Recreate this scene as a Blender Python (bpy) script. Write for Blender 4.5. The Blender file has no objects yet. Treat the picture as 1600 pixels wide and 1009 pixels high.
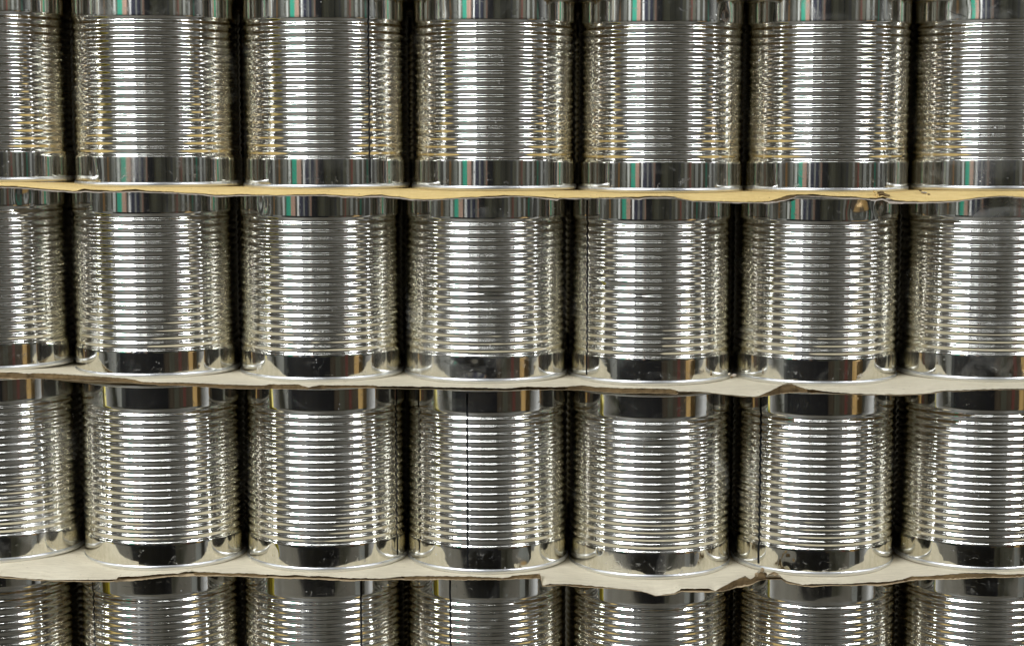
import bpy, math, random
import numpy as np
from math import radians, sin, cos, pi

S = bpy.context.scene
C = S.collection
RNG = np.random.RandomState(7)
random.seed(7)

# ------------------------------------------------------------------ camera
F = 2700.0                      # focal length in photo pixels (photo 1600x1009)
TH = radians(6.1)
D = 1.646                       # camera to the plane of can centres
ZC = 1.5
cam_d = bpy.data.cameras.new('camera')
cam = bpy.data.objects.new('camera', cam_d)
C.objects.link(cam)
cam.location = (0, -D, ZC)
cam.rotation_euler = (pi/2 - TH, 0, 0)
cam_d.sensor_width = 36
cam_d.lens = F/1600*36
cam_d.clip_start = 0.01
cam_d.clip_end = 200
S.camera = cam

# ------------------------------------------------------------------ world, lamps, exposure
W = bpy.data.worlds.new('World'); S.world = W; W.use_nodes = True
bg = W.node_tree.nodes['Background']
bg.inputs[0].default_value = (0.92, 0.86, 0.70, 1)
bg.inputs[1].default_value = 0.05
S.view_settings.view_transform = 'Standard'
S.view_settings.look = 'None'
S.view_settings.exposure = 0.38
S.view_settings.gamma = 1.0
S.cycles.max_bounces = 16; S.cycles.glossy_bounces = 14; S.cycles.diffuse_bounces = 4
S.view_settings.use_curve_mapping = False

def lamp(x0, x1, y, z, wid, power, col=(0.88, 0.925, 1.0), aim=0.0):
    d = bpy.data.lights.new('ceiling_or_fade_lamp', 'AREA')
    d.shape = 'RECTANGLE'; d.size = x1-x0; d.size_y = wid
    d.energy = power; d.color = col
    o = bpy.data.objects.new('ceiling_or_fade_lamp', d)
    o.location = ((x0+x1)/2, y, z)
    o.rotation_euler = (aim, 0, 0)
    C.objects.link(o)
    return o
# ceiling fluorescents along the aisle, plus wider dim lamps added to fade highlight ends
LY, LZ = -3.15, 3.85
for x0, x1, y, z, wd, p in [(-4.1, -1.6, LY, LZ, 0.28, 245), (-5.1, -0.7, LY, LZ+.02, 0.22, 36),
                            (3.2, 4.7, LY, LZ, 0.26, 130), (2.5, 6.2, LY, LZ+.02, 0.2, 30),
                            (-14.4, -10.2, LY, LZ, 0.42, 330), (10.8, 15.0, LY, LZ, 0.42, 340),
                            (19.5, 25.5, LY, LZ, 0.45, 300), (-26.0, -20.0, LY, LZ, 0.45, 300),
                            (-16.0, 16.0, LY, LZ+.04, 0.075, 22), (-1.2, 0.9, LY-.25, LZ+.04, 0.06, 5)]:
    lamp(x0, x1, y, z, wd, p)

# ------------------------------------------------------------------ helpers
def newmat(name):
    m = bpy.data.materials.new(name); m.use_nodes = True
    nt = m.node_tree
    return m, nt, nt.nodes['Principled BSDF']

def N(nt, typ, **kw):
    n = nt.nodes.new(typ)
    for k, v in kw.items(): setattr(n, k, v)
    return n

def mapr(nt, src, a, b, c, d):
    n = N(nt, 'ShaderNodeMapRange'); n.clamp = True
    n.inputs[1].default_value = a; n.inputs[2].default_value = b
    n.inputs[3].default_value = c; n.inputs[4].default_value = d
    nt.links.new(src, n.inputs[0]); return n.outputs[0]

def mathn(nt, op, a, b):
    n = N(nt, 'ShaderNodeMath', operation=op)
    for i, v in enumerate((a, b)):
        if isinstance(v, (int, float)): n.inputs[i].default_value = v
        else: nt.links.new(v, n.inputs[i])
    return n.outputs[0]

def mixc(nt, fac, a, b):
    n = N(nt, 'ShaderNodeMix', data_type='RGBA')
    if isinstance(fac, (int, float)): n.inputs[0].default_value = fac
    else: nt.links.new(fac, n.inputs[0])
    for i, v in ((6, a), (7, b)):
        if isinstance(v, tuple): n.inputs[i].default_value = v+(1,)
        else: nt.links.new(v, n.inputs[i])
    return n.outputs[2]

def noise(nt, vec, scale, detail=2, rough=0.5, dist=0.0):
    n = N(nt, 'ShaderNodeTexNoise')
    n.inputs['Scale'].default_value = scale; n.inputs['Detail'].default_value = detail
    n.inputs['Roughness'].default_value = rough; n.inputs['Distortion'].default_value = dist
    nt.links.new(vec, n.inputs['Vector']); return n.outputs[0]

def scaled(nt, vec, s, off=None):
    n = N(nt, 'ShaderNodeMapping')
    n.inputs['Scale'].default_value = s
    nt.links.new(vec, n.inputs['Vector'])
    if off is not None: nt.links.new(off, n.inputs['Location'])
    return n.outputs[0]

def object_vec(nt):
    tc = N(nt, 'ShaderNodeTexCoord')
    info = N(nt, 'ShaderNodeObjectInfo')
    cmb = N(nt, 'ShaderNodeCombineXYZ')
    for i, k in enumerate((37.0, 11.0, 23.0)):
        nt.links.new(mathn(nt, 'MULTIPLY', info.outputs['Random'], k), cmb.inputs[i])
    add = N(nt, 'ShaderNodeVectorMath', operation='ADD')
    nt.links.new(tc.outputs['Object'], add.inputs[0]); nt.links.new(cmb.outputs[0], add.inputs[1])
    return add.outputs[0]

def tin_material(name, haze=0.0):
    m, nt, p = newmat(name)
    v = object_vec(nt)
    p.inputs['Metallic'].default_value = 1.0
    # smudges, handling marks, tiny scratches and dust
    big = noise(nt, v, 22, 4, 0.6, 0.8)
    smudge = mapr(nt, big, 0.56-haze*0.10, 0.76-haze*0.10, 0, 1)
    streak = noise(nt, scaled(nt, v, (260, 260, 9)), 1.0, 3, 0.6)
    scr = noise(nt, scaled(nt, v, (60, 60, 900)), 1.0, 2, 0.5, 0.6)
    scrm = mapr(nt, scr, 0.66, 0.72, 0, 1)
    scrm = mathn(nt, 'MULTIPLY', scrm, mapr(nt, noise(nt, v, 40, 2), 0.52, 0.62, 0, 1))
    vor = N(nt, 'ShaderNodeTexVoronoi'); vor.inputs['Scale'].default_value = 190
    nt.links.new(v, vor.inputs['Vector'])
    dust = mapr(nt, vor.outputs['Distance'], 0.09, 0.17, 1, 0)
    dust = mathn(nt, 'MULTIPLY', dust, mapr(nt, noise(nt, v, 55, 3), 0.60, 0.68, 0, 0.8))
    fine = noise(nt, v, 420, 3, 0.6)
    sep = N(nt, 'ShaderNodeSeparateXYZ'); tco = N(nt, 'ShaderNodeTexCoord'); nt.links.new(tco.outputs['Object'], sep.inputs[0])
    foot = mathn(nt, 'MAXIMUM', mapr(nt, sep.outputs[2], 0.004, 0.026, 1, 0.0), mapr(nt, sep.outputs[2], 0.148, 0.156, 0, 0.4))
    scuff = mathn(nt, 'MULTIPLY', mapr(nt, noise(nt, v, 95, 6, 0.75, 1.5), 0.60, 0.66, 0, 1), foot)
    dust = mathn(nt, 'MAXIMUM', dust, mathn(nt, 'MULTIPLY', scuff, 0.55))
    r = mathn(nt, 'ADD', mapr(nt, streak, 0.3, 0.7, 0.035, 0.075), mathn(nt, 'MULTIPLY', smudge, mapr(nt, fine, 0.3, 0.7, 0.04, 0.14)))
    r = mathn(nt, 'ADD', r, mathn(nt, 'MULTIPLY', scrm, 0.2))
    r = mathn(nt, 'ADD', r, mathn(nt, 'MULTIPLY', dust, 0.45))
    nt.links.new(r, p.inputs['Roughness'])
    base = mixc(nt, mapr(nt, streak, 0.35, 0.65, 0, 1), (0.745, 0.725, 0.645), (0.83, 0.81, 0.735))
    base = mixc(nt, mathn(nt, 'MULTIPLY', dust, 0.8), base, (0.8, 0.8, 0.78))
    nt.links.new(base, p.inputs['Base Color'])
    met = mathn(nt, 'SUBTRACT', 1.0, mathn(nt, 'ADD', mathn(nt, 'MULTIPLY', dust, 0.6), mathn(nt, 'MULTIPLY', smudge, 0.05+haze*0.12)))
    nt.links.new(met, p.inputs['Metallic'])
    b = N(nt, 'ShaderNodeBump'); b.inputs['Strength'].default_value = 0.5
    b.inputs['Distance'].default_value = 0.00002
    grain = noise(nt, scaled(nt, v, (1500, 1500, 14)), 1.0, 2, 0.5)
    nt.links.new(mathn(nt, 'ADD', mathn(nt, 'ADD', streak, grain), mathn(nt, 'MULTIPLY', dust, 3.0)), b.inputs['Height'])
    nt.links.new(b.outputs[0], p.inputs['Normal'])
    gl = N(nt, 'ShaderNodeBsdfAnisotropic'); gl.inputs['Roughness'].default_value = 0.30
    nt.links.new(base, gl.inputs['Color']); nt.links.new(b.outputs[0], gl.inputs['Normal'])
    mx = N(nt, 'ShaderNodeMixShader'); out = nt.nodes['Material Output']
    nt.links.new(mathn(nt, 'ADD', 0.025+haze*0.06, mathn(nt, 'MULTIPLY', smudge, 0.15)), mx.inputs[0])
    nt.links.new(p.outputs[0], mx.inputs[1]); nt.links.new(gl.outputs[0], mx.inputs[2])
    nt.links.new(mx.outputs[0], out.inputs['Surface'])
    return m

M_TIN = tin_material('tinplate')
M_TINH = tin_material('tinplate_hazy', 0.6)

def rim_material():
    m, nt, p = newmat('rolled_rim_steel')
    v = object_vec(nt)
    p.inputs['Metallic'].default_value = 1
    p.inputs['Base Color'].default_value = (0.80, 0.80, 0.78, 1)
    nt.links.new(mapr(nt, noise(nt, scaled(nt, v, (90, 90, 400)), 1, 3), 0.3, 0.7, 0.32, 0.40), p.inputs['Roughness'])
    return m
M_RIM = rim_material()

m, nt, p = newmat('seam_lacquer'); M_SEAM = m
p.inputs['Base Color'].default_value = (0.012, 0.012, 0.012, 1); p.inputs['Roughness'].default_value = 0.35; p.inputs['Specular IOR Level'].default_value = 0.12
nt.links.new(mapr(nt, noise(nt, object_vec(nt), 90, 3), 0.3, 0.7, 0.25, 0.5), p.inputs['Roughness'])

def board_material(name, c1, c2, spot=(0.16, 0.10, 0.05), speck=0.5):
    m, nt, p = newmat(name)
    tc = N(nt, 'ShaderNodeTexCoord'); v = tc.outputs['Object']
    fib = noise(nt, scaled(nt, v, (60, 420, 420)), 1.0, 4, 0.65)
    blot = noise(nt, v, 14, 4, 0.6)
    col = mixc(nt, mapr(nt, mathn(nt, 'ADD', mathn(nt, 'MULTIPLY', fib, 0.55), mathn(nt, 'MULTIPLY', blot, 0.45)), 0.36, 0.64, 0, 1), c1, c2)
    sp = noise(nt, v, 330, 2, 0.5)
    sm = mathn(nt, 'MULTIPLY', mapr(nt, sp, 0.71, 0.76, 0, 1), speck)
    col = mixc(nt, sm, col, spot)
    nt.links.new(col, p.inputs['Base Color'])
    p.inputs['Roughness'].default_value = 0.85
    p.inputs['Specular IOR Level'].default_value = 0.2
    b = N(nt, 'ShaderNodeBump'); b.inputs['Strength'].default_value = 0.7; b.inputs['Distance'].default_value = 0.0004
    nt.links.new(mathn(nt, 'ADD', fib, mathn(nt, 'MULTIPLY', blot, 0.6)), b.inputs['Height'])
    nt.links.new(b.outputs[0], p.inputs['Normal'])
    return m
M_OCHRE = board_material('ochre_liner', (0.70, 0.50, 0.19), (0.85, 0.63, 0.27))
M_CREAM = board_material('cream_liner', (0.63, 0.555, 0.40), (0.80, 0.72, 0.54))
M_FLUTE = board_material('brown_fluting', (0.10, 0.065, 0.03), (0.27, 0.18, 0.08), speck=0.8)
M_KRAFT = board_material('kraft_liner', (0.34, 0.25, 0.14), (0.52, 0.40, 0.24))
M_PALE = board_material('pale_liner', (0.42, 0.36, 0.29), (0.56, 0.49, 0.40))

def mesh_obj(name, verts, faces, mats, parent=None, smooth=True, mi=None):
    me = bpy.data.meshes.new(name)
    v = np.asarray(verts, dtype=np.float32).reshape(-1, 3)
    f = np.asarray(faces, dtype=np.int32)
    n = len(f); k = f.shape[1]
    me.vertices.add(len(v)); me.vertices.foreach_set('co', v.ravel())
    me.loops.add(n*k); me.loops.foreach_set('vertex_index', f.ravel())
    me.polygons.add(n)
    me.polygons.foreach_set('loop_start', np.arange(0, n*k, k, dtype=np.int32))
    me.polygons.foreach_set('loop_total', np.full(n, k, dtype=np.int32))
    me.polygons.foreach_set('use_smooth', np.full(n, smooth, dtype=bool))
    for mm in (mats if isinstance(mats, (list, tuple)) else [mats]): me.materials.append(mm)
    if mi is not None: me.polygons.foreach_set('material_index', np.asarray(mi, dtype=np.int32))
    me.update(calc_edges=True); me.validate()
    o = bpy.data.objects.new(name, me); C.objects.link(o)
    if parent: o.parent = parent
    return o

def grid_faces(nr, nc, wrap=False):
    i = np.arange(nr-1)[:, None]; j = np.arange(nc if wrap else nc-1)[None, :]
    j2 = (j+1) % nc
    a = i*nc+j; b = i*nc+j2; c = (i+1)*nc+j2; d = (i+1)*nc+j
    return np.stack([a, b, c, d], -1).reshape(-1, 4)

def tag(o, label=None, cat=None, group=None, kind=None):
    if label: o['label'] = label
    if cat: o['category'] = cat
    if group: o['group'] = group
    if kind: o['kind'] = kind

def thing(name, label, cat, loc, group=None):
    o = bpy.data.objects.new(name, None); C.objects.link(o)
    o.location = loc; o.empty_display_size = 0.05
    tag(o, label, cat, group)
    return o

# real position of a photographed pixel on the plane y = const
def ray(px, py):
    a = (px-800)/F; b = (504.5-py)/F
    return a, cos(TH)+b*sin(TH), -sin(TH)+b*cos(TH)
def hit(px, py, y):
    rx, ry, rz = ray(px, py); t = (y+D)/ry
    return rx*t, ZC+rz*t

# ------------------------------------------------------------------ surroundings: floor and the goods across the aisle
def box_v(x0, x1, y0, y1, z0, z1):
    return [(x0,y0,z0),(x1,y0,z0),(x1,y1,z0),(x0,y1,z0),(x0,y0,z1),(x1,y0,z1),(x1,y1,z1),(x0,y1,z1)]
BF = [(0,3,2,1),(4,5,6,7),(0,1,5,4),(1,2,6,5),(2,3,7,6),(3,0,4,7)]

m, nt, p = newmat('concrete_floor')
tc = N(nt, 'ShaderNodeTexCoord')
nt.links.new(mixc(nt, noise(nt, tc.outputs['Object'], 1.7, 6, 0.6), (0.038, 0.034, 0.026), (0.085, 0.077, 0.060)), p.inputs['Base Color'])
p.inputs['Roughness'].default_value = 0.45
fl = mesh_obj('floor', [(-40,-12,0),(40,-12,0),(40,3,0),(-40,3,0)], [(0,1,2,3)], m, smooth=False)
tag(fl, kind='structure')

def goods_mat(name, c, var=0.5):
    m, nt, p = newmat(name)
    tc = N(nt, 'ShaderNodeTexCoord')
    st = noise(nt, scaled(nt, tc.outputs['Object'], (26, 0.2, 0.15)), 1.0, 3, 0.7)
    st2 = noise(nt, scaled(nt, tc.outputs['Object'], (3, 1, 4)), 1.0, 3, 0.6)
    c = tuple(k*1.3 if max(c) > 0.03 else k for k in c)
    dark = tuple(k*(1-var) for k in c); lite = tuple(min(1, k*(1+var)) for k in c)
    f = mathn(nt, 'ADD', mathn(nt, 'MULTIPLY', st, 0.7), mathn(nt, 'MULTIPLY', st2, 0.3))
    nt.links.new(mixc(nt, mapr(nt, f, 0.36, 0.64, 0, 1), dark, lite), p.inputs['Base Color'])
    p.inputs['Roughness'].default_value = 0.6
    return m
COL = dict(brown=(.085,.065,.045), olive=(.10,.10,.075), dkolive=(.05,.05,.038), grey=(.22,.225,.21), ltgrey=(.42,.43,.42),
           green=(.02,.22,.15), pink=(.30,.19,.15), white=(.85,.87,.9), navy=(.014,.016,.036), black=(.006,.006,.010),
           red=(.16,.05,.04), tan=(.62,.36,.13), orange=(.42,.22,.07), yellow=(.62,.50,.03), dark=(.03,.028,.024), char=(.045,.047,.05))
GM = {k: goods_mat('goods_'+k, v, 0.15 if k in ('white','yellow','green') else 0.4) for k, v in COL.items()}
YB = -3.7
rack = thing('storage_rack', 'tall rack of mixed cartons across the aisle, mirrored as coloured streaks in the cans', 'storage rack', (0, YB, 0))
def goods(a0, a1, z0, z1, colname, dy=0.0):
    x0 = 3.7*math.tan(radians(a0)); x1 = 3.7*math.tan(radians(a1))
    mesh_obj('carton', [(a, b-YB, c) for a, b, c in box_v(x0, x1-0.004, YB-0.5+dy, YB+dy, z0, z1)], BF, GM[colname], rack, smooth=False)
# upper shelf, mirrored by the first and second tiers
A = [(-84,-78,'olive'),(-78,-74,'dark'),(-74,-70,'grey'),(-70,-67,'brown'),(-67,-64,'olive'),(-64,-61.5,'orange'),(-61.5,-57,'olive'),
     (-57,-52,'grey'),(-52,-49,'dkolive'),(-49,-46,'ltgrey'),(-46,-43.5,'dkolive'),(-43.5,-37,'green'),(-37,-31,'pink'),(-31,-28.5,'dark'),
     (-28.5,-26,'white'),(-26,-20,'navy'),(-20,-18,'grey'),(-18,-13.5,'navy'),(-13.5,-11.3,'grey'),(-11.3,-9,'pink'),(-9,-1,'black'),
     (-1,9,'olive'),(9,16,'dkolive'),(16,17,'black'),(17,23,'dkolive'),(23,26,'char'),(26,31,'olive'),(31,34,'grey'),(34,38,'brown'),
     (38,39.6,'red'),(39.6,44,'olive'),(44,46,'dark'),(46,50,'grey'),(50,55,'dkolive'),(55,57,'ltgrey'),(57,62,'brown'),(62,64,'green'),
     (64,68,'olive'),(68,71,'ltgrey'),(71,75,'dark'),(75,78,'grey'),(78,84,'olive')]
for a0, a1, c in A: goods(a0, a1, 1.02, 2.25, c, random.uniform(-0.03, 0.03))
# lower shelf, mirrored by the third tier
Bb = [(-84,-80,'dark'),(-80,-73,'grey'),(-73,-71,'brown'),(-71,-65,'olive'),(-65,-50,'ltgrey'),(-50,-45,'char'),(-45,14,'black'),(14,22,'brown'),(22,29,'olive'),(29,36,'brown'),
      (36,40,'red'),(40,52,'brown'),(52,60,'tan'),(60,64,'char'),(64,70,'grey'),(70,77,'dark'),(77,80,'ltgrey'),(80,84,'dark')]
for a0, a1, c in Bb: goods(a0, a1, 0.30, 0.99, c, random.uniform(-0.02, 0.02))
for x0, x1, c in [(-30,-4.2,'olive'),(-4.2,1.3,'black'),(1.3,30,'olive')]:
    mesh_obj('kick_board', [(a, b-YB, cc) for a, b, cc in box_v(x0, x1-.004, YB-0.5, YB-0.02, 0.0, 0.29)], BF, GM[c], rack, smooth=False)
for x0, x1, cn in [(-3.4, -1.95, 'yellow'), (-1.85, -1.6, 'yellow')]:
    o = mesh_obj('guard_board', [(a, b, c) for a, b, c in box_v(x0, x1, -0.58, -0.5, 0, 0.96)], BF, GM[cn], smooth=False)
    tag(o, ('wider' if x0 < -2.3 else 'narrower')+' yellow guard board beside the stack, mirrored at the left of each third-tier can', 'guard board', 'guard boards')
o = mesh_obj('tan_carton', [(a, b, c) for a, b, c in box_v(2.15, 2.88, -1.9, -1.5, 0.62, 1.0)], BF, GM['tan'], smooth=False)
tag(o, 'tan carton standing in the aisle, mirrored at the right of each third-tier can', 'carton')
o = mesh_obj('carton_plinth', box_v(2.2, 2.9, -1.95, -1.45, 0, 0.615), BF, GM['grey'], smooth=False)  # unseen block added to lift the tan carton's reflection
tag(o, 'grey plinth added out of view under the tan carton to raise its reflection', 'plinth')
# top shelf
x = -26.0; cs = ['dkolive','olive','brown','dark','grey','dark','olive','char']
while x < 26:
    w = random.uniform(0.5, 1.4)
    h = random.uniform(0.5, 0.8)
    mesh_obj('carton', [(a, b-YB, c) for a, b, c in box_v(x, x+w-.01, YB-0.5, YB-0.02, 2.30, 2.30+h)], BF, GM[random.choice(cs)], rack, smooth=False)
    x += w

# ------------------------------------------------------------------ cans
RR, RB, AMP, LAM, NB, H = 0.0778, 0.0772, 0.00060, 0.00705, 18, 0.1735
PH = np.concatenate([np.linspace(-105, 105, 171), np.linspace(105, 255, 16)[1:-1]])*pi/180   # 0 faces the camera
def body_z(zb, h=None):
    H = h or globals()['H']
    lo = np.concatenate([np.linspace(0.0015, 0.006, 5), np.linspace(0.006, zb, 12)[1:-1]])
    bd = zb+np.linspace(0, NB*LAM, NB*12+1)
    hi = np.linspace(zb+NB*LAM, H-0.0015, 14)[1:]
    return np.concatenate([lo, bd, hi])

def radius(az, z, zb, dents, ph):
    az = az+0*z; z = z+0*az
    t = (z-zb)/LAM
    inside = (t > 0) & (t < NB)
    ampm = np.ones_like(z)
    disp = np.zeros_like(z)
    for (a, zz, sx, sz, dep, fl) in dents:
        da = (az-a+pi) % (2*pi)-pi
        g = np.exp(-((da*RB/sx)**2+((z-zz)/sz)**2))
        disp -= dep*g; ampm *= (1-fl*g)
    r = RB - np.where(inside, AMP*ampm*(1-np.cos(2*pi*t)), 0)
    # faint ovality and handling waves
    w = 0.00005*np.cos(2*az+ph[0])+0.000009*np.cos(5*az+ph[1]+5*z)
    return r+disp+w

RIMP = [(RB-0.0006, 0.0050), (RB+0.0001, 0.0046), (RR-0.0003, 0.0042), (RR, 0.0037), (RR+0.0002, 0.0024), (RR, 0.0010), (RR-0.0004, 0.0003), (RR-0.0010, 0.0), (RR-0.0022, 0.0002), (RR-0.003, 0.003), (RR-0.0032, 0.0045)]
def lathe(prof, na=160):
    a = np.linspace(0, 2*pi, na, endpoint=False)[None, :]
    r = np.array([q[0] for q in prof])[:, None]; z = np.array([q[1] for q in prof])[:, None]+0*a
    return np.stack([r*np.sin(a), -r*np.cos(a), z], -1), grid_faces(len(prof), na, True)[:, ::-1]

rim_mesh = {}
def make_can(label, loc, zb=0.0242, dents=(), seam=None, mat=M_TIN, h=None, group=None):
    t = thing('tin_can', label, 'can', loc, group)
    ph = RNG.uniform(0, 2*pi, 4)
    h = h or H
    z = body_z(zb, h)[:, None]; az = PH[None, :]
    r = radius(az, z, zb, dents, ph)
    v = np.stack([r*np.sin(az), -r*np.cos(az), z+0*az], -1)
    mesh_obj('can_body', v, grid_faces(len(z), len(PH), True), mat, t)
    for nm, flip in (('bottom_rim', False), ('top_rim', True)):
        if nm not in rim_mesh:
            vv, ff = lathe(RIMP)
            if flip: vv[..., 2] = H-0.6*vv[..., 2]; ff = ff[:, ::-1]
            o = mesh_obj(nm, vv, ff, M_RIM, t); rim_mesh[nm] = o.data
        else:
            o = bpy.data.objects.new(nm, rim_mesh[nm]); C.objects.link(o); o.parent = t
        if flip: [c_ for c_ in t.children if c_.name.startswith('top_rim')][0].location.z = h-H
    if 'lid' not in rim_mesh:
        vv, ff = lathe([(0.0004, H-0.0055), (0.02, H-0.0055), (0.05, H-0.0050), (0.066, H-0.0056), (0.071, H-0.0066), (RR-0.0032, H-0.0040)], 96)
        rim_mesh['lid'] = mesh_obj('lid', vv, ff[:, ::-1], M_TIN, t).data
    else:
        o = bpy.data.objects.new('lid', rim_mesh['lid']); C.objects.link(o); o.parent = t
    [c_ for c_ in t.children if c_.name.startswith('lid')][0].location.z = h-H
    if seam is not None:
        a0 = seam[0]; wdt = (seam[1] if len(seam) > 1 else 0.0016)/max(0.5, math.cos(a0))**0.9
        zz = body_z(zb, h); zz = zz[(zz > 0.0055) & (zz < h-0.0045)][:, None]
        wob = 0.00008*np.sin(zz*310)+0.00006*np.sin(zz*913+1)
        da = np.array([[-1, -0.8, 0.8, 1.0]])*wdt/2/RB
        lift = np.array([[0.00001, 0.00018, 0.00018, 0.00001]])
        aa = a0+da+wob/RB
        rs = radius(aa, zz, zb, dents, ph)+lift
        vv = np.stack([rs*np.sin(aa), -rs*np.cos(aa), zz+0*aa], -1)
        mesh_obj('side_seam', vv, grid_faces(len(zz), 4), M_SEAM, t)
    return t

XS = [[-16,246,509.5,772,1032,1290.5,1549],[-12,245.5,502.5,759,1016,1274,1533],[4,258.5,511.5,762,1015,1270,1525],[3,257,508,760,1013,1269,1523]]
YS = [[285,292.8,296,298.7,302,301,298.7],[580.5,591.2,597,599.6,603,603,597],[880,891,894,897,905,901.5,893.5]]
MID = [150, 450, 750, 1040]
PX = []; PZ = []
for r in range(4):
    PX.append([hit(x, MID[r], 0)[0] for x in XS[r]])
    if r < 3: PZ.append([hit(x, y, -RR)[1] for x, y in zip(XS[r], YS[r])])
PZ.append([z-0.1755 for z in PZ[2]])
TH_SHEET = {1: 0.0019, 2: 0.0048, 3: 0.0019, 4: 0.004}
def az_of(row, col, px):      # azimuth on the can seen at photo column px
    u = max(-0.98, min(0.98, (px-XS[row][col])/124.0))
    return math.asin(u)+math.atan((800-XS[row][col])/F)*1.0

DEN = {}   # (row, col): [(px, z above base, sx, sz, depth, rib flattening)]
DEN[(0,1)] = [(150,.012,.008,.010,.0004,0)]
DEN[(0,3)] = [(690,.160,.012,.010,.0002,0)]
DEN[(0,4)] = [(1125,.160,.006,.006,.0007,0)]
DEN[(0,5)] = [(1160+45,.010,.010,.008,.0003,0),(1250,.09,.02,.006,.0002,.2)]
DEN[(0,6)] = [(1500,.160,.014,.012,.0005,0)]
DEN[(1,0)] = [(35,.160,.007,.014,.0009,0)]
DEN[(1,2)] = [(418,.164,.006,.013,.0011,0),(540,.085,.02,.01,.0001,.12)]
DEN[(1,3)] = [(742,.012,.011,.012,.0016,0),(770,.078,.022,.012,.0004,.3),(700,.066,.01,.004,.0003,.3),(720,.098,.012,.005,.0002,.3),(705,.023,.012,.005,.0004,.2)]
DEN[(1,4)] = [(955,.094,.020,.0055,.0005,.6),(1000,.083,.012,.004,.0002,.3)]
DEN[(1,5)] = [(1335,.158,.009,.011,.0009,0),(1365,.164,.006,.006,.0008,0)]
DEN[(1,6)] = [(1440,.08,.012,.018,.0004,.4),(1575,.012,.016,.008,.0004,0)]
DEN[(2,0)] = [(60,.10,.03,.02,.0004,.3)]
DEN[(2,2)] = [(430,.015,.004,.004,.0005,0)]
DEN[(2,3)] = [(815,.014,.007,.008,.0004,0)]
DEN[(2,4)] = [(940,.023,.003,.003,.0009,0),(1000,.13,.02,.008,.0003,.25),(970,.152,.02,.010,.0003,0)]
DEN[(2,5)] = [(1235,.013,.006,.009,.0005,0)]
DEN[(3,5)] = [(1300,.150,.012,.003,.0006,0)]
SEAM = {(0,2): (572,), (1,4): (922,), (2,2): (617,), (2,3): (732, .0019), (2,5): (1191, .0018), (3,1): (154,), (3,2): (563, .0019), (3,3): (706, .0019)}
GRP = 'ribbed tin cans stacked in tiers'
LAB = {
 (0,0): 'plain ribbed tin can cut off by the left picture edge in the top tier',
 (0,1): 'seamless ribbed can in the top tier with a small brown spot low on its left',
 (0,2): 'only top-tier can with a dark vertical seam line, right of its middle',
 (0,3): 'ribbed can in the middle of the top tier, right of the seamed one',
 (0,4): 'top-tier can above the loose cardboard flap, with a small brown dimple near its top right',
 (0,5): 'top-tier can scratched along its foot, above the crushed spot of yellow cardboard',
 (0,6): 'top-tier can cut off by the right edge, hazy shine at its top left',
 (1,0): 'second-tier can cut off by the left edge with a pinched dent under the yellow cardboard',
 (1,1): 'second-tier can with a smooth straight top band and a white fleck above its foot',
 (1,2): 'second-tier can with a wedge-shaped dent at its top left',
 (1,3): 'second-tier can with a round dark dent in the band above its foot',
 (1,4): 'second-tier can with a dark seam at its left and pinched ribs halfway up',
 (1,5): 'second-tier can with a folded dent at its upper right beneath crushed yellow cardboard',
 (1,6): 'second-tier can cut off by the right edge beside the widest dark gap',
 (2,0): 'smeared dusty can cut off by the left edge in the third tier',
 (2,1): 'clean third-tier can with no seam, second from the left edge',
 (2,2): 'third-tier can with a thin dark seam close to its right side',
 (2,3): 'third-tier can with a bold black seam running down left of its middle',
 (2,4): 'third-tier can with scratched dark top band and a small ring dimple low on its left',
 (2,5): 'third-tier can with a black seam that ends at a torn cardboard curl',
 (2,6): 'third-tier can cut off by the right edge above the folded kraft lip',
 (3,0): 'bottom-tier can cut off by the left and lower picture edges',
 (3,1): 'bottom-tier can with a faint seam at its far left edge',
 (3,2): 'bottom-tier can with a black seam right of its middle',
 (3,3): 'bottom-tier can with a black seam left of its middle',
 (3,4): 'bottom-tier can under the big torn flap of cream cardboard',
 (3,5): 'bottom-tier can with a flat dark crease in its top band',
 (3,6): 'bottom-tier can cut off at the lower right corner of the picture',
}
PITCH = 0.158
for r in range(4):
    for c in range(7):
        dents = [(az_of(r, c, q[0]),)+tuple(q[1:]) for q in DEN.get((r, c), [])]
        sm = SEAM.get((r, c))
        if sm: sm = (az_of(r, c, sm[0]),)+tuple(sm[1:])
        yj = random.uniform(-0.0008, 0.0008)
        cn = make_can(LAB[(r, c)], (PX[r][c], yj, PZ[r][c]), 0.0272 if r == 0 else 0.0242, dents, sm,
                 M_TINH if (r, c) in ((2,0),(0,6),(1,3),(2,4),(1,6)) else M_TIN, h=H+0.005 if r == 0 else None, group=GRP)
        k = (1.006, 1.002, 0.999, 1.004)[r]; cn.scale = (k, k, 1)
        cn.rotation_euler = (random.uniform(-.003, .003), random.uniform(-.0015, .0015), 0)

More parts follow.
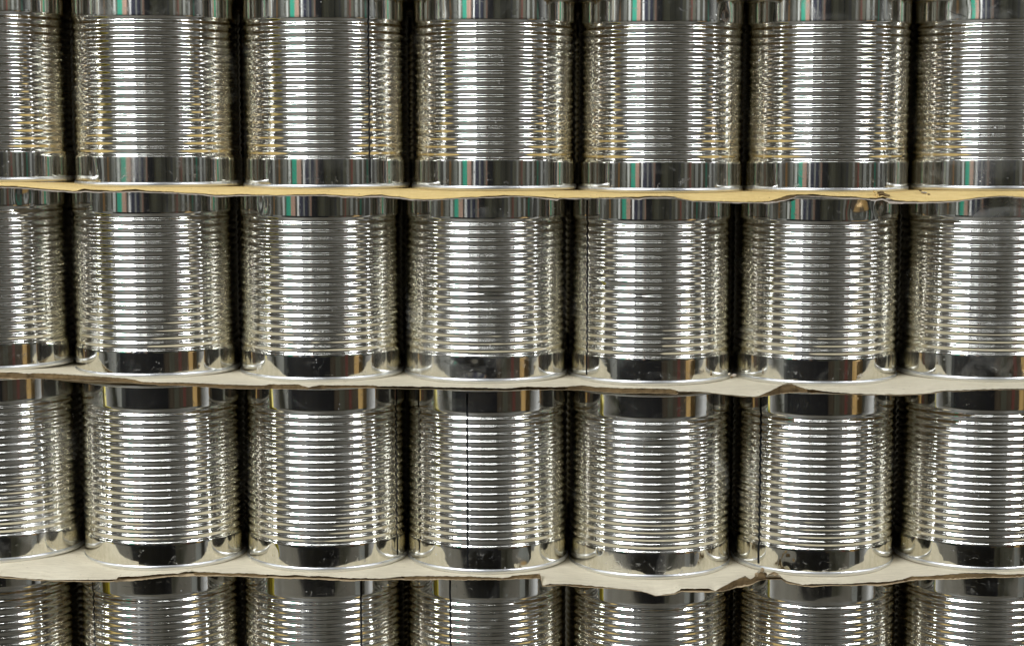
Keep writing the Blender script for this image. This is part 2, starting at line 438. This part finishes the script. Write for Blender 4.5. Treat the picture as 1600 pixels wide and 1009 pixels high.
# plain cans that carry the stack on: one column beyond each side, and a second row behind the first
def copy_thing(src, loc, label, group):
    n = src.copy(); C.objects.link(n); n.location = loc
    n['label'] = label; n['group'] = group
    for ch in src.children:
        k = ch.copy(); C.objects.link(k); k.parent = n
    return n
src = None
for r in range(4):
    zz = PZ[r]
    spots = []
    for c in range(-1, 8):
        if 0 <= c < 7: x, z = PX[r][c], zz[c]
        elif c < 0: x, z = PX[r][0]-PITCH, zz[0]+0.002
        else: x, z = PX[r][6]+PITCH, zz[6]
        if not 0 <= c < 7: spots.append((x, 0.0, z))
        spots.append((x+random.uniform(-.0008, .0008), PITCH, z))
    for s in spots:
        lab = 'plain ribbed tin can in the dark second row behind the front cans' if s[1] > 0.1 else 'plain ribbed tin can beyond the side edge of the front row'
        g = 'cans in the row behind' if s[1] > 0.1 else 'cans beyond the frame'
        if src is None: src = make_can(lab, s, group=g)
        else: copy_thing(src, s, lab, g)

# ------------------------------------------------------------------ cardboard slip sheets
def base_z(row, x):
    xs = np.array(PX[row]); zs = np.array(PZ[row])
    xs = np.concatenate([[xs[0]-PITCH], xs, [xs[-1]+PITCH]]); zs = np.concatenate([[zs[0]+0.002], zs, [zs[-1]]])
    i = np.clip(np.searchsorted(xs, x)-1, 0, len(xs)-2)
    t = np.clip((x-xs[i])/(xs[i+1]-xs[i]), 0, 1)
    t = np.clip((t-0.25)/0.5, 0, 1); t = t*t*(3-2*t)
    return zs[i]*(1-t)+zs[i+1]*t

def crop(x0, y0, pts): return [(x0+v/5.926, y0+a/5.926, y0+b/5.926) for v, a, b in pts]
S1 = (crop(0,270,[(0,120,135),(150,122,140),(280,135,148),(400,145,160),(530,155,172),(690,168,180),(740,155,178),(790,148,172),(900,158,180),(1050,165,180),(1130,160,178),(1250,150,175),(1400,168,182)])
 + crop(270,270,[(0,175,187),(280,190,205),(400,203,218),(500,205,218),(620,195,210),(950,206,215),(1150,198,213),(1400,198,208)])
 + crop(540,270,[(0,208,226),(130,215,230),(200,205,225),(340,201,222),(400,212,228),(500,220,236),(600,240,252),(720,243,255),(900,238,248),(1000,230,240),(1300,215,230),(1500,205,225)])
 + crop(800,270,[(0,205,216),(170,215,225),(300,222,240),(420,230,258),(440,232,238),(600,228,240),(760,230,237),(1060,222,236),(1180,225,245),(1250,212,232),(1500,215,226)])
 + crop(1060,270,[(0,232,240),(130,255,262),(350,262,270),(600,268,278),(840,263,280),(900,245,275),(1000,210,250),(1100,200,218),(1180,200,220),(1250,195,217),(1400,211,226)])
 + crop(1330,270,[(0,218,238),(150,232,245),(230,232,258),(290,215,244),(350,232,278),(400,250,283),(500,258,279),(650,268,280),(820,260,275),(1000,252,265),(1200,225,235),(1420,210,217),(1600,228,235)]))
S2 = (crop(0,565,[(0,95,155),(150,97,160),(260,110,156),(300,103,155),(500,105,155),(740,122,170),(900,130,180),(1050,143,185),(1200,155,192),(1330,184,205),(1500,190,215)])
 + crop(270,565,[(0,188,217),(100,190,222),(440,205,242),(640,212,250),(850,218,250),(900,206,250),(1170,208,250),(1260,234,251),(1350,216,250)])
 + crop(540,565,[(0,213,240),(280,218,241),(300,226,243),(500,222,248),(900,232,256),(1300,240,262),(1440,246,266)])
 + crop(800,565,[(0,242,262),(80,230,257),(500,230,256),(650,216,262),(750,229,268),(1000,240,286),(1300,246,290),(1470,249,292),(1530,266,295)])
 + crop(1060,565,[(0,268,280),(250,278,286),(450,300,306),(700,322,328),(740,316,325),(850,268,310),(950,216,295),(1010,190,288),(1050,198,285),(1100,225,282),(1200,250,286),(1350,270,293),(1450,282,298)])
 + crop(1330,565,[(0,290,299),(200,298,307),(450,300,310),(650,294,301),(750,284,293),(850,263,273),(950,265,275),(1150,255,265),(1400,246,258),(1600,248,258)]))
S3 = (crop(0,850,[(0,290,305),(130,298,315),(300,318,330),(500,328,340),(700,325,342),(980,325,346),(1080,318,346),(1092,300,345),(1300,292,330),(1450,275,310)])
 + crop(270,850,[(0,264,291),(40,270,296),(110,250,296),(180,248,295),(400,258,291),(580,265,290),(650,262,295),(850,275,306),(1050,286,316),(1120,279,316),(1250,292,319),(1350,288,323)])
 + crop(540,850,[(0,308,337),(350,312,331),(520,295,323),(650,290,330),(900,290,326),(1200,295,328),(1450,307,326),(1520,298,325)])
 + crop(800,850,[(0,286,321),(262,267,313),(280,370,382),(300,378,386),(330,365,386),(500,365,376),(640,370,398),(780,385,401),(950,399,408),(1200,429,434),(1330,471,480),(1500,449,460),(1560,416,442)])
 + crop(1060,850,[(0,408,438),(270,405,440),(340,428,436),(430,380,430),(520,332,406),(620,287,386),(670,322,374),(700,298,358),(740,242,336),(780,226,326),(830,288,320),(900,266,320),(950,298,320),(1000,338,356),(1150,368,385),(1250,365,394),(1350,364,379)])
 + crop(1330,850,[(0,362,382),(150,346,375),(240,350,385),(350,340,374),(480,320,346),(560,292,330),(700,291,325),(1040,263,319),(1250,262,306),(1430,274,306),(1600,270,296)]))

def multi_noise(x, seed, scales):
    rs = np.random.RandomState(seed); o = np.zeros_like(x)
    for amp, wl in scales:
        n = int((x.max()-x.min())/wl)+4
        kn = rs.uniform(-1, 1, n)
        o += amp*np.interp((x-x.min())/wl, np.arange(n), kn)
    return o

def make_sheet(k, trace, label, m_top, m_bot, flush, gmax):
    row = k-1
    px = np.arange(-230, 1831, 1.25)
    if trace is None:
        yt = None
    else:
        tx = [q[0] for q in trace]
        yt = np.interp(px, tx, [q[1] for q in trace]); yb = np.interp(px, tx, [q[2] for q in trace])
        out = (px < 0) | (px > 1600)
        yt = yt+np.where(out, multi_noise(px, k*7, [(2.0, 60)]), 0)
        yb = np.maximum(yb+np.where(out, multi_noise(px, k*7, [(2.0, 60)]), 0), yt+1.2)
        yt = yt+multi_noise(px, k*7+1, [(0.35, 9), (0.3, 3.5), (0.22, 1.5)])
        yb = np.maximum(yb+(0.9 if k == 1 else 0.5)+multi_noise(px, k*7+2, [(0.5, 12), (0.35, 4), (0.25, 1.5)]), yt+1.0)
    th = TH_SHEET[k]
    if yt is None:
        if row < 0:
            ref = 0; z0f = lambda x: base_z(0, x)+H+0.005+th+0.0005
        else:
            ref = 3; z0f = lambda x: base_z(3, x)
        X = (px-800)/F*D
        z0 = z0f(X); g = 0.010+0.002*np.sin(X*9)+multi_noise(px, k+50, [(.002, 40), (.0006, 5)])
        if row < 0: g -= 0.006
        yE = -RR-g; zE = z0-(0.0015 if row >= 0 else -0.0004)+multi_noise(px, k+51, [(.0008 if row >= 0 else .0003, 30)]); xE = X
        yB = yE+0.0006; zB = zE-th; xB = X; rec = np.full_like(px, 0.0015)
    else:
        a = (px-800)/F
        def rr(py):
            b = (504.5-py)/F
            return cos(TH)+b*sin(TH), -sin(TH)+b*cos(TH)
        ry, rz = rr(yt); s = -rz/ry
        X0 = a*(D-RR)/ry
        z0 = base_z(row, X0)
        droop0 = z0-(ZC-s*(D-RR))
        g = np.clip(droop0*0.95/np.maximum(s, .02), 0.0045, gmax)
        # smooth g so the lip stays one board
        kk = np.ones(9)/9; g = np.convolve(np.pad(g, 4, mode='edge'), kk, 'valid')
        g += multi_noise(px, k+60, [(.0009, 35), (.0003, 6)])
        yE = -RR-g; t = (yE+D)/ry; xE = a*t; zE = ZC+rz*t
        yB = yE+0.0004+multi_noise(px, k+61, [(.0004, 12)])
        ryb, rzb = rr(yb); t = (yB+D)/ryb; xB = a*t; zB = ZC+rzb*t
        fl = np.zeros_like(px)
        for f0, f1 in flush: fl = np.maximum(fl, np.clip(np.minimum(px-f0, f1-px)/8+0.5, 0, 1))
        rec = 0.0060*(1-fl)+0.0003*fl+np.abs(multi_noise(px, k+62, [(.0004, 7), (.0003, 2.5)]))
    root = thing('cardboard_sheet', label, 'cardboard sheet', (0, 0, float(np.mean(z0))))
    zc = float(np.mean(z0))
    ts = np.array([0, .12, .25, .4, .55, .7, .82, .92, 1.0])
    def build(name, rows, mats, mi=None):
        v = np.stack([np.stack(r_, -1) for r_ in rows], 0); v[..., 2] -= zc
        return mesh_obj(name, v, grid_faces(len(rows), len(px)), mats, root)
    lt = 0.0003
    def surf(xx, ye, ze, zb0, off):
        rows = [(xx, np.full_like(px, 0.27), zb0-off), (xx, np.full_like(px, -RR+0.02), zb0-off)]
        for q in ts:
            rows.append((xx, -RR+0.0005+(ye+RR-0.0005)*q, zb0+(ze-zb0)*q**1.7-off))
        return rows
    crease = multi_noise(px, k+70, [(.0005, 45), (.0002, 9)])
    # top liner: upper face, front edge, lower face
    up = [(xE, np.full_like(px, 0.27), z0), (xE, np.full_like(px, -RR+0.02), z0)]
    for q in ts:
        yy = -RR+0.0005+(yE+RR-0.0005)*q
        zz = z0+(zE-z0)*q**1.7+crease*np.sin(pi*q)*0.6
        up.append((xE, yy, zz))
    edge = [(xE, yE-0.0001, zE-lt*0.5), (xE, yE, zE-lt)]
    low = surf(xE, yE, zE, z0, lt)[::-1][1:]
    build('top_liner', up+edge+low, m_top)
    # fluted core, seen between the liners
    zt = zE-lt; zb = zB+lt*0.6
    core = [(xE, yE+rec+0.003, np.minimum(zt, z0-lt)-0.0004), (xE, yE+rec+0.0002, zt-0.00005)]
    for q, w in ((0.25, -1), (0.5, 0.6), (0.75, -0.8)):
        jig = multi_noise(px, k+80+int(q*100), [(.00025, 5), (.0002, 1.5)])
        core.append((xE*(1-q)+xB*q, yE*(1-q)+yB*q+rec+0.0002+0.0001*w+jig, zt*(1-q)+zb*q))
    core += [(xB, yB+rec+0.0002, zb), (xB, yB+rec+0.003, np.minimum(zb, z0-lt)-0.0002)]
    build('fluted_core', core, M_FLUTE)
    # bottom liner
    zlo = z0-th+lt
    bl = surf(xB, yB, zB+lt, zlo, 0)+[(xB, yB-0.0001, zB+lt*0.5), (xB, yB, zB)]+surf(xB, yB, zB+lt, zlo, lt)[::-1][1:]
    build('bottom_liner', bl, m_bot)
    return root, zc

sh1, zc1 = make_sheet(1, S1, 'yellow ochre cardboard sheet with a ragged thin edge under the top tier', M_OCHRE, M_PALE, [(1204, 1246)], 0.011)
sh2, zc2 = make_sheet(2, S2, 'cream cardboard sheet with a thick brown lip under the second tier', M_CREAM, M_KRAFT, [(-300, 590), (884, 1058), (1180, 1264)], 0.028)
sh3, zc3 = make_sheet(3, S3, 'cream cardboard sheet with a stepped tear and curled flaps under the third tier', M_CREAM, M_KRAFT,
                      [(300, 420), (628, 845), (860, 960), (1118, 1200), (1411, 1600)], 0.030)
make_sheet(4, None, 'ochre cardboard sheet lying under the bottom tier', M_OCHRE, M_KRAFT, [], 0.01)
# the sheet that closes the top tier
TH_SHEET[0] = 0.002
make_sheet(0, None, 'brown cardboard sheet lying on top of the top tier', M_PALE, M_KRAFT, [], 0.01)

# torn, crumpled bits of board on the sheets
def scrap(root, zc, px, py, y, w, h, d, mat, seed):
    rs = np.random.RandomState(seed)
    x, z = hit(px, py, y)
    nu, nv = 12, 9
    u = np.linspace(0, 2*pi, nu, endpoint=False)[None, :]; v = np.linspace(0.05, pi-0.05, nv)[:, None]
    rad = 1+rs.uniform(-.45, .45, (nv, nu))
    vv = np.stack([x+w*rad*np.sin(v)*np.cos(u), y+d*rad*np.sin(v)*np.sin(u), z-zc+h*rad*np.cos(v)], -1)
    mesh_obj('torn_scrap', vv, grid_faces(nv, nu, True), mat, root, smooth=False)
for px, py, w, h, mt, sd in [(1376,302,.0030,.0016,M_FLUTE,1),(1383,306,.0035,.0020,M_FLUTE,2),(1388,311,.0028,.0012,M_PALE,3),(1371,306,.0016,.0018,M_OCHRE,4),
                             (1366,300,.0014,.0010,M_OCHRE,5)]:
    scrap(sh1, zc1, px, py, -RR-0.009, w, h, .002, mt, sd)
for px, py, w, h, mt, sd in [(1438,298,.0012,.0006,M_FLUTE,6),(1445,301,.0016,.0006,M_PALE,7),(1451,304,.0014,.0006,M_FLUTE,8),(1441,300.5,.0012,.0004,M_PALE,9)]:
    scrap(sh1, zc1, px, py, -RR-0.004, w, h, .0015, mt, sd)
for px, py, w, h, mt, sd in [(1146,586,.0022,.0012,M_PALE,11),(1143,589,.0014,.0008,M_FLUTE,12),(1139,584,.0012,.0008,M_CREAM,13)]:
    scrap(sh2, zc2, px, py, -0.055, w, h, .0015, mt, sd)
for px, py, w, h, mt, sd in [(1191,890,.0016,.0018,M_KRAFT,21),(1196,896,.0014,.0012,M_FLUTE,22),(1212,897,.0022,.0009,M_KRAFT,23),(1182,897,.0018,.0016,M_KRAFT,25)]:
    scrap(sh3, zc3, px, py, -RR-0.016, w, h, .002, mt, sd)
